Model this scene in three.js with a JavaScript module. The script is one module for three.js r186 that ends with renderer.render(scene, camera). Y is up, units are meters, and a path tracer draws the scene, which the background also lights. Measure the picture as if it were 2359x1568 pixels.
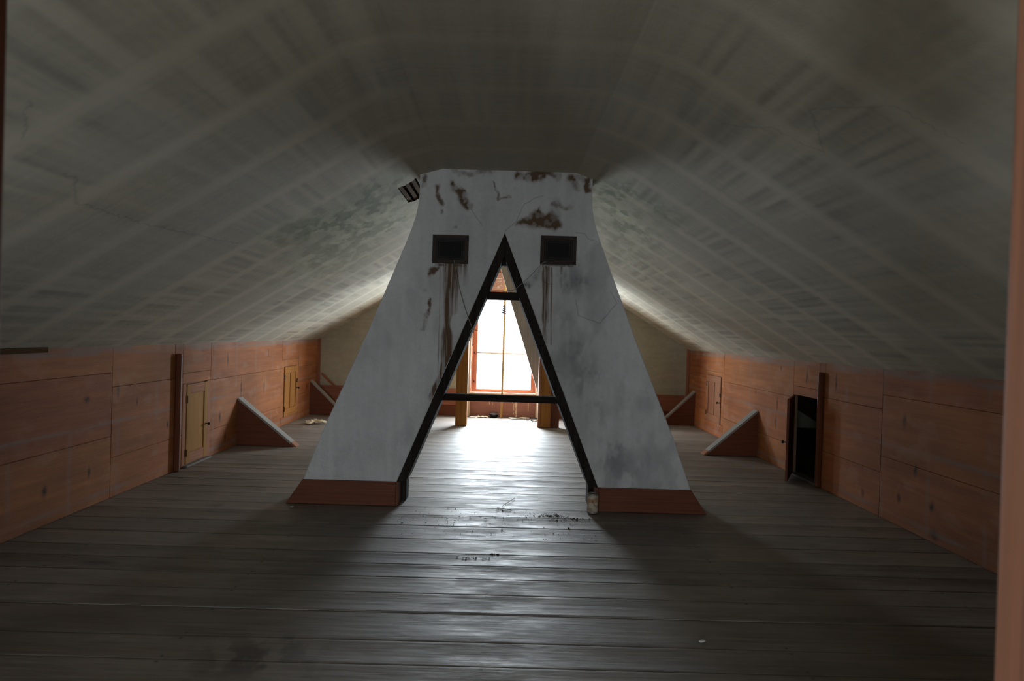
import * as THREE from 'three';
import { RoundedBoxGeometry } from 'three/addons/geometries/RoundedBoxGeometry.js';
import { mergeGeometries } from 'three/addons/utils/BufferGeometryUtils.js';
import { RectAreaLightUniformsLib } from 'three/addons/lights/RectAreaLightUniformsLib.js';

// ------------------------------------------------------------------ camera, sky, light, exposure
const scene = new THREE.Scene();
const renderer = new THREE.WebGLRenderer({ antialias: true });
renderer.toneMapping = THREE.LinearToneMapping;
renderer.toneMappingExposure = 1.7;
renderer.shadowMap.enabled = true;
RectAreaLightUniformsLib.init();

const EYE = 1.5, FOCAL = 1807;                                       // metres; focal length in pixels of a 2359 x 1568 frame
const camera = new THREE.PerspectiveCamera(2 * Math.atan(784 / FOCAL) * 180 / Math.PI, 2359 / 1568, 0.05, 200);
{
  // the attic's long axis meets the frame a little left of and above its middle; the camera is rolled by about 1.7 degrees
  const ahead = new THREE.Vector3(-16.5, 18, -FOCAL).normalize();
  const up = new THREE.Vector3(Math.sin(0.03), Math.cos(0.03), 0);
  up.addScaledVector(ahead, -up.dot(ahead)).normalize();
  const right = new THREE.Vector3().crossVectors(ahead, up);
  const m = new THREE.Matrix4().set(right.x, right.y, right.z, 0, up.x, up.y, up.z, 0, -ahead.x, -ahead.y, -ahead.z, 0, 0, 0, 0, 1);
  camera.quaternion.setFromRotationMatrix(m);
  camera.position.set(0, EYE, 0);
  camera.focus = 9; camera.userData.fStop = 6.5;
}
const SKY = new THREE.Color(0.84, 0.925, 1.0), SKY_LIGHT = 43;         // bright overcast sky
scene.background = SKY.clone().multiplyScalar(6);
function windowLight(name, w, h, x, y, z, towards, power) {           // daylight entering through a window, as large as the window
  const l = new THREE.RectAreaLight(SKY, power, w, h);
  l.name = name; l.position.set(x, y, z); l.lookAt(x, y, z + towards); scene.add(l);
}
windowLight('daylight_far_window', 1.0, 1.66, 0.0, 1.31, -14.16, 1, SKY_LIGHT);
windowLight('daylight_near_window', 0.71, 0.77, -0.75, 0.86, 2.43, -1, SKY_LIGHT);

// ------------------------------------------------------------------ numbers of the room (depth = -z)
const HALF = 3.3, KNEE = 1.285, TAN = 0.61, FLAT = 2.875, GABLE = 13.95, REAR = -2.2;

// ------------------------------------------------------------------ noise
function rng(seed) { let s = seed >>> 0; return () => { s = (s + 0x6D2B79F5) | 0; let t = Math.imul(s ^ (s >>> 15), 1 | s); t = (t + Math.imul(t ^ (t >>> 7), 61 | t)) ^ t; return ((t ^ (t >>> 14)) >>> 0) / 4294967296; }; }
function hash(ix, iy, s) { let h = Math.imul(ix, 374761393) ^ Math.imul(iy, 668265263) ^ Math.imul(s, 1274126177); h = Math.imul(h ^ (h >>> 13), 1274126177); h ^= h >>> 16; return (h >>> 0) / 4294967296; }
const LATTICE = new Float32Array(1 << 20); { const r = rng(12345); for (let i = 0; i < LATTICE.length; i++) LATTICE[i] = r(); }
function vn(x, y, s = 0) {
  const ix = Math.floor(x), iy = Math.floor(y), fx = x - ix, fy = y - iy, a = fx * fx * (3 - 2 * fx), b = fy * fy * (3 - 2 * fy);
  const i0 = (ix + s * 57) & 1023, i1 = (i0 + 1) & 1023, j0 = ((iy + s * 131) & 1023) << 10, j1 = (j0 + 1024) & 0xFFFFF;
  const p = LATTICE[i0 + j0], q = LATTICE[i1 + j0], r = LATTICE[i0 + j1], t = LATTICE[i1 + j1];
  return p + (q - p) * a + (r - p) * b + (p - q - r + t) * a * b;
}
function fbm(x, y, s = 0, n = 4) { let v = 0, a = 0.5, k = 0; for (let i = 0; i < n; i++) { v += a * vn(x, y, s + i * 17); k += a; x *= 2.03; y *= 2.03; a *= 0.5; } return v / k; }
const clamp = (x, a = 0, b = 1) => Math.min(b, Math.max(a, x));
const smooth = (a, b, x) => { const t = clamp((x - a) / (b - a)); return t * t * (3 - 2 * t); };
const mix = (a, b, t) => a + (b - a) * t;

// A texture of w x h pixels; fn(x, y, out) gets 0..1 coordinates (y up) and writes linear colour into out.
function colourTexture(w, h, fn, repeat = false) {
  const d = new Uint8Array(w * h * 4), c = [0, 0, 0];
  for (let j = 0; j < h; j++) for (let i = 0; i < w; i++) {
    fn((i + 0.5) / w, (j + 0.5) / h, c);
    const o = (j * w + i) * 4;
    for (let k = 0; k < 3; k++) { const v = clamp(c[k]); d[o + k] = Math.round(255 * (v <= 0.0031308 ? v * 12.92 : 1.055 * Math.pow(v, 1 / 2.4) - 0.055)); }
    d[o + 3] = 255;
  }
  const t = new THREE.DataTexture(d, w, h);
  t.colorSpace = THREE.SRGBColorSpace; finish(t, repeat); return t;
}
function greyTexture(w, h, fn, repeat = true) {
  const d = new Uint8Array(w * h * 4);
  for (let j = 0; j < h; j++) for (let i = 0; i < w; i++) { const v = Math.round(255 * clamp(fn((i + 0.5) / w, (j + 0.5) / h))), o = (j * w + i) * 4; d[o] = d[o + 1] = d[o + 2] = v; d[o + 3] = 255; }
  const t = new THREE.DataTexture(d, w, h); finish(t, repeat); return t;
}
function finish(t, repeat) {
  t.magFilter = THREE.LinearFilter; t.minFilter = THREE.LinearMipmapLinearFilter; t.generateMipmaps = true;
  t.wrapS = t.wrapT = repeat ? THREE.RepeatWrapping : THREE.ClampToEdgeWrapping; t.needsUpdate = true;
}
// noise that repeats on the unit square
function tile(x, y, nx, ny, s) {
  const ix = Math.floor(x * nx), iy = Math.floor(y * ny), fx = x * nx - ix, fy = y * ny - iy, a = fx * fx * (3 - 2 * fx), b = fy * fy * (3 - 2 * fy);
  const g = (i, j) => hash(((i % nx) + nx) % nx, ((j % ny) + ny) % ny, s);
  const p = g(ix, iy), q = g(ix + 1, iy), r = g(ix, iy + 1), t = g(ix + 1, iy + 1);
  return p + (q - p) * a + (r - p) * b + (p - q - r + t) * a * b;
}
const FAR = [1e9, 0];
// distance from a point to a polyline of [x, y]; returns [distance, share of the way along]
function toLine(x, y, pts) {
  let best = 1e9, where = 0;
  const box_ = pts.box ??= [Math.min(...pts.map((p) => p[0])) - 0.1, Math.max(...pts.map((p) => p[0])) + 0.1, Math.min(...pts.map((p) => p[1])) - 0.1, Math.max(...pts.map((p) => p[1])) + 0.1];
  if (x < box_[0] || x > box_[1] || y < box_[2] || y > box_[3]) return FAR;
  for (let i = 0; i + 1 < pts.length; i++) {
    const [ax, ay] = pts[i], [bx, by] = pts[i + 1], dx = bx - ax, dy = by - ay, t = clamp(((x - ax) * dx + (y - ay) * dy) / (dx * dx + dy * dy + 1e-9));
    const d = Math.hypot(x - ax - t * dx, y - ay - t * dy);
    if (d < best) { best = d; where = (i + t) / (pts.length - 1); }
  }
  return [best, where];
}
function inside(x, y, poly) { let c = false; for (let i = 0, j = poly.length - 1; i < poly.length; j = i++) { const [ax, ay] = poly[i], [bx, by] = poly[j]; if ((ay > y) !== (by > y) && x < ((bx - ax) * (y - ay)) / (by - ay) + ax) c = !c; } return c; }

// ------------------------------------------------------------------ object helpers
const taken = {};
function numbered(name) { const n = taken[name] = (taken[name] ?? -1) + 1; return n ? name + '_' + String(n).padStart(3, '0') : name; }
function shade(o) { o.castShadow = true; o.receiveShadow = true; return o; }
function part(name, geometry, material, parent) { const m = shade(new THREE.Mesh(geometry, material)); m.name = name; parent.add(m); return m; }
function thing(name, label, category, group) { const o = new THREE.Group(); o.name = numbered(name); o.userData = { label, category }; if (group) o.userData.group = group; scene.add(o); return o; }
function single(name, geometry, material, label, category, group) { const m = shade(new THREE.Mesh(geometry, material)); m.name = numbered(name); m.userData = { label, category }; if (group) m.userData.group = group; scene.add(m); return m; }
function structure(name, label, category) { const o = new THREE.Group(); o.name = name; o.userData = { kind: 'structure', label, category }; scene.add(o); return o; }
function box(x0, x1, y0, y1, d0, d1, r = 0) {                          // d0..d1: depth from the camera
  const w = Math.abs(x1 - x0), h = Math.abs(y1 - y0), d = Math.abs(d1 - d0);
  const g = r ? new RoundedBoxGeometry(w, h, d, 1, Math.min(r, w / 2.01, h / 2.01, d / 2.01)) : new THREE.BoxGeometry(w, h, d);
  return g.translate((x0 + x1) / 2, (y0 + y1) / 2, -(d0 + d1) / 2);
}
function setUV(g, fn) { const p = g.attributes.position, uv = new Float32Array(p.count * 2); for (let i = 0; i < p.count; i++) { const [a, b] = fn(p.getX(i), p.getY(i), p.getZ(i)); uv[2 * i] = a; uv[2 * i + 1] = b; } g.setAttribute('uv', new THREE.BufferAttribute(uv, 2)); return g; }
function prism(points, depthOfFront, thickness, bevel = 0) {           // outline in x, y standing across the attic
  const s = new THREE.Shape(points.map((p) => new THREE.Vector2(p[0], p[1])));
  const g = new THREE.ExtrudeGeometry(s, { depth: thickness - 2 * bevel, bevelEnabled: bevel > 0, bevelSize: bevel, bevelThickness: bevel, bevelOffset: -bevel, bevelSegments: 2, curveSegments: 8 });
  return g.translate(0, 0, -depthOfFront - thickness + bevel);
}
function tube(points, radius, n = 40, around = 6) { return new THREE.TubeGeometry(new THREE.CatmullRomCurve3(points.map((p) => new THREE.Vector3(...p))), n, radius, around); }

// ------------------------------------------------------------------ materials
const fineBump = greyTexture(512, 512, (x, y) => 0.35 * tile(x, y, 24, 24, 1) + 0.35 * tile(x, y, 60, 60, 2) + 0.3 * tile(x, y, 170, 170, 3));
function bumped(repeat) { const t = fineBump.clone(); t.repeat.set(repeat, repeat); t.needsUpdate = true; return t; }

// wall boards: where each section's boards meet
const LEFT_WALL = [
  { d0: REAR, d1: 6.65, joints: [0.524, 1.062] }, { d0: 6.65, d1: 7.90, joints: [0.34, 0.94] }, { d0: 7.90, d1: 8.10, joints: [0.34, 0.94] },
  { d0: 8.10, d1: 8.87, joints: [0.98], from: 0.87 }, { d0: 8.87, d1: 11.70, joints: [0.30, 0.867] }, { d0: 11.70, d1: 12.66, joints: [0.125, 0.99], skip: [0.125, 0.885] }, { d0: 12.66, d1: 13.95, joints: [0.40, 0.85] },
];
const RIGHT_WALL = [
  { d0: REAR, d1: 6.78, joints: [0.53, 1.06] }, { d0: 6.78, d1: 8.00, joints: [0.386, 0.933] }, { d0: 8.00, d1: 8.15, joints: [0.386, 0.933] },
  { d0: 8.15, d1: 8.88, joints: [1.0], from: 0.90 }, { d0: 8.88, d1: 11.70, joints: [0.32, 0.868] }, { d0: 11.70, d1: 12.75, joints: [0.2, 0.99], skip: [0.2, 0.925] }, { d0: 12.75, d1: 13.95, joints: [0.36, 0.87] },
];
function wallTexture(sections, knots, seed) {
  const D = 13.5, H = 1.32;
  const studs = []; for (let d = 6.02 - 0.74 * 7; d < 14; d += 0.74) studs.push(d);
  return colourTexture(2048, 512, (x, y, c) => {
    const d = 0.5 + x * D, h = y * H;
    let id = 0; for (const s of sections) { id += 7; if (d >= s.d0 && d < s.d1) { for (const j of s.joints) if (h > j) id++; break; } }
    const tone = hash(id, seed, 5), g1 = fbm(d * 1.3 + id * 3.7, h * 26 + id * 5.1, seed, 4), g2 = fbm(d * 5, h * 130 + id, seed + 3, 2), big = fbm(d * 0.9, h * 1.7, seed + 9, 3);
    let k = 0.76 + 0.40 * (g1 - 0.5) + 0.18 * (g2 - 0.5) + 0.62 * (big - 0.5) + 0.14 * (tone - 0.5);
    let r = 0.43 * k, g = 0.155 * k * (1 + 0.12 * (tone - 0.5)), b = 0.056 * k;
    for (const [kd, kh, kw, kl] of knots) {                             // knots with dark tails of resin
      const dx = (d - kd + 0.03 * (g1 - 0.5)) / (kw * 0.85), dy = (h - kh + 0.02 * (big - 0.5)) / (kl * 1.35), q = dx * dx + dy * dy * (0.55 + 0.45 * Math.abs(dx));
      if (q < 9) { const e = Math.exp(-q * 2.2) * (0.5 + 0.7 * vn(d * 50, h * 35, seed)); r *= 1 - 0.85 * clamp(e * 1.25); g *= 1 - 0.8 * clamp(e * 1.25); b *= 1 - 0.65 * clamp(e * 1.25); const halo = 0.07 * Math.exp(-Math.pow(Math.sqrt(q) - 1.7, 2) * 3); r *= 1 + halo; g *= 1 + halo; b *= 1 + halo; }
    }
    // chalky deposits over the rail and studs behind the boards
    const w1 = fbm(d * 2.1, h * 14, seed + 21, 3), rail = Math.exp(-Math.pow((h - 0.645 - 0.02 * (w1 - 0.5)) / 0.017, 2)) + Math.exp(-Math.pow((h - 0.075) / 0.02, 2)) + 1.2 * smooth(1.205, 1.235, h + 0.02 * (w1 - 0.5));
    let stud = 0; for (const s of studs) stud += 0.6 * Math.exp(-Math.pow((d - s - 0.02 * (w1 - 0.5)) / 0.03, 2)) * smooth(0.42, 0.6, fbm(d * 6, h * 5, seed + 40, 3));
    const chalk = clamp((rail * (0.25 + 0.75 * smooth(0.3, 0.62, w1)) + stud) * 0.55), pale = 0.13 * smooth(0.56, 0.75, fbm(d * 3.3, h * 8, seed + 60, 4));
    r = mix(mix(r, 0.245, chalk), 0.55, pale); g = mix(mix(g, 0.19, chalk), 0.36, pale); b = mix(mix(b, 0.165, chalk), 0.26, pale);
    c[0] = r; c[1] = g; c[2] = b;
  });
}
const knotsLeft = [[9.4, 1.09, 0.03, 0.07], [9.9, 0.70, 0.035, 0.09], [10.85, 0.66, 0.05, 0.06], [9.18, 0.42, 0.045, 0.045], [9.37, 0.16, 0.04, 0.05], [9.95, 0.53, 0.03, 0.03], [6.25, 0.87, 0.07, 0.022], [6.3, 0.28, 0.03, 0.035], [5.7, 0.25, 0.05, 0.03], [6.75, 0.9, 0.03, 0.05], [7.1, 0.78, 0.03, 0.025], [7.75, 0.5, 0.025, 0.03], [11.0, 1.12, 0.03, 0.04], [4.6, 0.8, 0.06, 0.03], [13.2, 0.5, 0.05, 0.04]];
const knotsRight = [[9.4, 0.74, 0.03, 0.07], [9.42, 0.53, 0.03, 0.06], [8.5, 1.12, 0.04, 0.06], [7.75, 1.1, 0.03, 0.07], [10.2, 0.83, 0.03, 0.02], [9.3, 1.18, 0.04, 0.02], [7.1, 0.14, 0.04, 0.03], [6.4, 0.87, 0.05, 0.04], [6.2, 0.5, 0.04, 0.03], [6.45, 0.23, 0.04, 0.03], [5.95, 0.27, 0.05, 0.03], [5.9, 0.06, 0.08, 0.03], [4.8, 0.7, 0.05, 0.03]];
const wallRough = 0.72;
const M = {
  wallLeft: new THREE.MeshPhysicalMaterial({ specularIntensity: 0.25, map: wallTexture(LEFT_WALL, knotsLeft, 11), roughness: wallRough, bumpMap: bumped(30), bumpScale: 0.0015 }),
  wallRight: new THREE.MeshPhysicalMaterial({ specularIntensity: 0.25, map: wallTexture(RIGHT_WALL, knotsRight, 77), roughness: wallRough, bumpMap: bumped(30), bumpScale: 0.0015 }),
};
// plain wood by tone: uv in metres, grain along u
function woodTexture(rgb, seed, contrast = 0.5) {
  return colourTexture(256, 512, (x, y, c) => {
    const g = 0.5 * tile(x, y, 3, 60, seed) + 0.3 * tile(x, y, 7, 140, seed + 1) + 0.2 * tile(x, y, 4, 5, seed + 2), k = 1 + contrast * (g - 0.5) * 2;
    c[0] = rgb[0] * k; c[1] = rgb[1] * k; c[2] = rgb[2] * k;
  }, true);
}
const woodBump = greyTexture(256, 512, (x, y) => 0.6 * tile(x, y, 3, 90, 301) + 0.4 * tile(x, y, 9, 200, 302));
function wood(rgb, seed, roughness = 0.6, contrast = 0.35) { return new THREE.MeshPhysicalMaterial({ specularIntensity: 0.5, map: woodTexture(rgb, seed, contrast), bumpMap: woodBump, bumpScale: 0.0008, roughness }); }
M.redWood = wood([0.15, 0.045, 0.018], 401, 0.6);
M.brownWood = wood([0.27, 0.105, 0.045], 402, 0.55);
M.redBoard = wood([0.30, 0.11, 0.06], 403, 0.55);
M.darkTimber = wood([0.028, 0.023, 0.019], 404, 1.0, 0.6); M.darkTimber.specularIntensity = 0.12;
M.yellowWood = wood([0.33, 0.165, 0.045], 405, 0.8, 0.25);
M.pinkRail = wood([0.33, 0.15, 0.082], 406, 0.8);
M.orangePost = wood([0.33, 0.14, 0.034], 407, 0.75, 0.4);
for (const m of [M.yellowWood, M.pinkRail, M.orangePost]) m.specularIntensity = 0.2;
M.jambWood = wood([0.31, 0.135, 0.078], 408, 0.6, 0.2);
M.dustyLitWood = wood([0.30, 0.285, 0.26], 409, 0.85, 0.3);  // dusty panel; on the brace tops its grey also stands for window light
M.lath = wood([0.10, 0.06, 0.028], 410, 1.0, 0.4); M.lath.specularIntensity = 0.08;
M.greyPlank = wood([0.185, 0.16, 0.14], 411, 0.8, 0.4);
M.roofBoard = wood([0.24, 0.16, 0.095], 412, 0.9, 0.4);
M.pinkPaint = wood([0.40, 0.21, 0.15], 413, 0.6, 0.15);
M.castIron = new THREE.MeshStandardMaterial({ color: new THREE.Color(0.013, 0.0125, 0.013), roughness: 0.62, metalness: 0.3, bumpMap: bumped(3), bumpScale: 0.002 });
M.rustIron = new THREE.MeshStandardMaterial({ color: new THREE.Color(0.042, 0.027, 0.02), roughness: 0.8, bumpMap: bumped(3), bumpScale: 0.002 });
M.darkMetal = new THREE.MeshStandardMaterial({ color: new THREE.Color(0.02, 0.018, 0.016), roughness: 0.5, metalness: 0.6 });
M.backing = new THREE.MeshStandardMaterial({ color: new THREE.Color(0.26, 0.165, 0.095), roughness: 0.95 });
M.glass = new THREE.MeshPhysicalMaterial({ color: new THREE.Color(0.95, 0.97, 0.97), transmission: 1, thickness: 0, roughness: 0.02, ior: 1.5 });
M.wire = new THREE.MeshStandardMaterial({ color: new THREE.Color(0.30, 0.27, 0.23), roughness: 0.7 });

// plaster of the chimney, with rust and damp stains; metres, origin on the floor at the middle of the room
function stainTexture() {
  const rust = [                                                        // [points, half width, strength, softness, noise]
    [[[-0.455, 2.85], [-0.137, 2.855]], 0.02, 0.45], [[[0.065, 2.845], [0.182, 2.835], [0.288, 2.85]], 0.035, 1.0], [[[0.309, 2.845], [0.426, 2.84]], 0.025, 0.75],
    [[[0.543, 2.84], [0.577, 2.759]], 0.035, 0.8], [[[0.60, 2.845], [0.681, 2.83], [0.695, 2.72]], 0.03, 0.85], [[[-0.74, 2.80], [-0.738, 2.74]], 0.02, 0.7],
    [[[-0.616, 2.723], [-0.586, 2.607]], 0.022, 0.75], [[[-0.468, 2.733], [-0.407, 2.665], [-0.352, 2.585]], 0.036, 1.0], [[[-0.114, 2.791], [-0.093, 2.627]], 0.012, 0.65],
    [[[-0.088, 2.638], [0.028, 2.645]], 0.01, 0.8], [[[-0.562, 2.545], [-0.562, 2.52]], 0.012, 0.6], [[[-0.462, 2.375], [-0.462, 2.36]], 0.016, 0.5], [[[0.39, 2.62], [0.46, 2.60], [0.529, 2.598]], 0.018, 0.5],
    [[[-0.665, 1.747], [-0.685, 1.638]], 0.017, 1.0], [[[-0.685, 1.638], [-0.706, 1.508]], 0.024, 0.4], [[[-0.58, 2.055], [-0.635, 1.958]], 0.018, 0.8],
  ];
  const drips = [
    [[[-0.495, 2.065], [-0.484, 1.857], [-0.492, 1.697], [-0.489, 1.505], [-0.489, 1.307], [-0.499, 1.227], [-0.535, 1.107], [-0.60, 0.95]], 0.038, 1.0, 0.05], [[[-0.442, 2.06], [-0.425, 1.858], [-0.441, 1.667]], 0.026, 0.9, 0.6], [[[-0.357, 2.062], [-0.353, 1.903]], 0.018, 0.65, 0.8], [[[-0.40, 2.062], [-0.395, 1.95]], 0.02, 0.6, 0.8],
    [[[-0.565, 2.038], [-0.56, 1.602], [-0.56, 1.107]], 0.004, 0.6, 0.1], [[[-0.515, 1.9], [-0.52, 1.2]], 0.005, 0.5, 0.1],
    [[[0.328, 2.064], [0.331, 1.777], [0.334, 1.51], [0.34, 1.3]], 0.020, 1.0, 0.3], [[[0.355, 2.07], [0.357, 1.85], [0.36, 1.6]], 0.010, 0.7, 0.6], [[[0.382, 2.066], [0.389, 1.729], [0.395, 1.413]], 0.006, 0.7, 0.3], [[[0.465, 2.076], [0.466, 2.018]], 0.008, 0.7, 0.6], [[[0.31, 2.09], [0.28, 2.03]], 0.014, 0.5, 0.6], [[[-0.60, 2.06], [-0.36, 2.062]], 0.012, 0.8, 0], [[[0.30, 2.085], [0.56, 2.085]], 0.008, 0.6, 0],
  ];
  const cracks = [[[0.595, 1.794], [0.62, 1.667], [0.803, 1.598], [0.946, 1.783], [0.89, 1.887]], [[-0.024, 2.359], [0.066, 2.446], [0.136, 2.597], [0.219, 2.652], [0.293, 2.676]], [[0.578, 2.366], [0.653, 2.358], [0.686, 2.316], [0.76, 2.303]], [[-0.319, 2.541], [-0.219, 2.406]], [[0.33, 1.94], [0.36, 1.92], [0.40, 1.925]]];
  const smudges = [[0.485, 1.928, 0.07, 0.55], [0.634, 1.94, 0.08, 0.5], [0.167, 1.908, 0.03, 0.6], [0.215, 1.90, 0.02, 0.6], [0.54, 2.05, 0.09, 0.3], [0.595, 1.419, 0.12, 0.3], [0.72, 1.195, 0.12, 0.35], [0.666, 1.025, 0.1, 0.3], [0.8, 0.85, 0.13, 0.3], [0.95, 0.5, 0.16, 0.35], [-0.69, 1.84, 0.02, 0.4], [1.05, 0.3, 0.2, 0.35], [0.5, 1.65, 0.12, 0.25], [0.25, 1.98, 0.05, 0.35]];
  const big = [[0.067, 2.414], [0.15, 2.491], [0.222, 2.557], [0.274, 2.58], [0.329, 2.528], [0.402, 2.562], [0.447, 2.479], [0.471, 2.395], [0.408, 2.372], [0.344, 2.401], [0.279, 2.421], [0.195, 2.408]];
  const bigRing = [...big, big[0]];
  return colourTexture(1536, 1152, (u, v, c) => {
    const x = (u - 0.5) * 4, y = v * 3, wob = fbm(x * 9, y * 9, 900, 4), wx = x + 0.10 * (wob - 0.5), wy = y + 0.10 * (fbm(x * 9, y * 9, 950, 4) - 0.5), fine = fbm(x * 40, y * 40, 970, 3);
    const blotch = fbm(x * 3.1, y * 3.1, 910, 5), streak = fbm(x * 22, y * 1.8, 915, 3);
    let k = 0.60 * (1 + 0.30 * (blotch - 0.5) + 0.16 * (streak - 0.5) + 0.10 * (fine - 0.5));
    let r = k, g = k * 0.985, b = k * 0.965;
    let grey = 0;
    for (const [sx, sy, s, a] of smudges) { const q = ((wx - sx) ** 2 + (wy - sy) ** 2) / (s * s); if (q < 6) grey += a * Math.exp(-q) * (0.3 + 1.2 * smooth(0.35, 0.65, fbm(x * 14, y * 8, 930, 4))); }
    grey = clamp(grey + 0.28 * smooth(0.55, 0.75, fbm(x * 5, y * 3.2, 935, 4)) * (x > 0 ? 1 : 0.5));
    r *= 1 - 0.72 * grey; g *= 1 - 0.71 * grey; b *= 1 - 0.70 * grey;
    let s = 0;
    for (const [p, w, a] of rust) { const [d] = toLine(wx, wy, p); if (d < w * 3) s = Math.max(s, a * (1 - smooth(w * 0.3, w * 1.6, d)) * (0.45 + 0.8 * smooth(0.3, 0.6, fbm(x * 24, y * 18, 940, 4)))); }
    if (x > 0.02 && x < 0.52 && y > 2.33 && y < 2.62) { const e = toLine(wx, wy, bigRing)[0] * (inside(wx, wy, big) ? 1 : -1); s = Math.max(s, smooth(-0.02, 0.025, e) * (0.72 + 0.4 * smooth(0.36, 0.6, fbm(x * 18, y * 18, 945, 4)))); }
    const sway = 0.03 * (fbm(x * 30, y * 6, 955, 3) - 0.5);
    for (const [p, w, a, fade] of drips) {
      const [d, t] = toLine(x + sway * (w > 0.009 ? 1 : 0.15), y, p);
      if (d < 0.08) { const ww = w * (0.7 + 0.7 * vn(y * 9, 3, 958)); if (d < ww * 2) s = Math.max(s, a * (1 - smooth(ww * 0.5, ww * 1.35, d)) * (1 - fade * t) * (0.5 + 0.7 * smooth(0.25, 0.6, fbm(x * 75, y * 3.5, 960, 3)))); }
    }
    s = clamp(s);
    r = mix(r, 0.105, s * 0.95); g = mix(g, 0.056, s * 0.96); b = mix(b, 0.026, s * 0.97);
    const cx = x + 0.3 * sway, cy = y + 0.02 * (wob - 0.5);
    for (const p of cracks) { const [d] = toLine(cx, cy, p); if (d < 0.005) { const e = 0.38 * (1 - smooth(0.001, 0.005, d)); r *= 1 - e; g *= 1 - e; b *= 1 - e; } }
    c[0] = r; c[1] = g; c[2] = b;
  });
}
{
  const t = stainTexture(); t.repeat.set(1 / 4, 1 / 3); t.offset.set(0.5, 0);
  M.chimney = new THREE.MeshStandardMaterial({ map: t, roughness: 0.9, bumpMap: bumped(1.1), bumpScale: 0.006 });
}

// ------------------------------------------------------------------ ceiling: knee wall, slope, cove, flat, cove, slope, knee wall
const profile = [];                                                   // [x, y, length so far]
{
  const corner = (FLAT - KNEE) / TAN, xc = HALF - corner, T = 0.13, a = Math.atan(TAN), R = T / Math.tan(a / 2 + 1e-9) * 1, pts = [];
  const sx = xc + T * Math.cos(a), sy = FLAT - T * Math.sin(a);        // where the slope ends
  for (let i = 0; i <= 44; i++) { const t = i / 44; pts.push([-mix(HALF + 0.03, sx, t), mix(KNEE - 0.03 * TAN, sy, t)]); }
  const rad = T / Math.tan((Math.PI - a) / 2);
  for (let i = 1; i <= 12; i++) { const q = a * (1 - i / 12); pts.push([-(xc - T) - rad * Math.sin(q), FLAT - rad + rad * Math.cos(q)]); }
  for (let i = 1; i <= 16; i++) pts.push([mix(-(xc - T), xc - T, i / 16), FLAT]);
  for (let i = 1; i <= 12; i++) { const q = a * (i / 12); pts.push([(xc - T) + rad * Math.sin(q), FLAT - rad + rad * Math.cos(q)]); }
  for (let i = 1; i <= 44; i++) { const t = i / 44; pts.push([mix(sx, HALF + 0.03, t), mix(sy, KNEE - 0.03 * TAN, t)]); }
  let s = 0; pts.forEach((p, i) => { if (i) s += Math.hypot(p[0] - pts[i - 1][0], p[1] - pts[i - 1][1]); profile.push([p[0], p[1], s]); });
}
const CEIL_LEN = profile[profile.length - 1][2], CEIL_D0 = REAR - 0.05, CEIL_D1 = GABLE + 0.02;
const lengthAt = (x) => { for (let i = 1; i < profile.length; i++) if (profile[i][0] >= x) { const [ax, , as] = profile[i - 1], [bx, , bs] = profile[i]; return as + (bs - as) * (x - ax) / (bx - ax || 1); } return CEIL_LEN; };
const hole = [[-0.965, 6.764], [-0.90, 6.80], [-0.789, 6.80], [-0.78, 7.45], [-0.86, 7.574], [-0.95, 7.564]];   // x, depth: plaster fallen away beside the chimney
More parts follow.
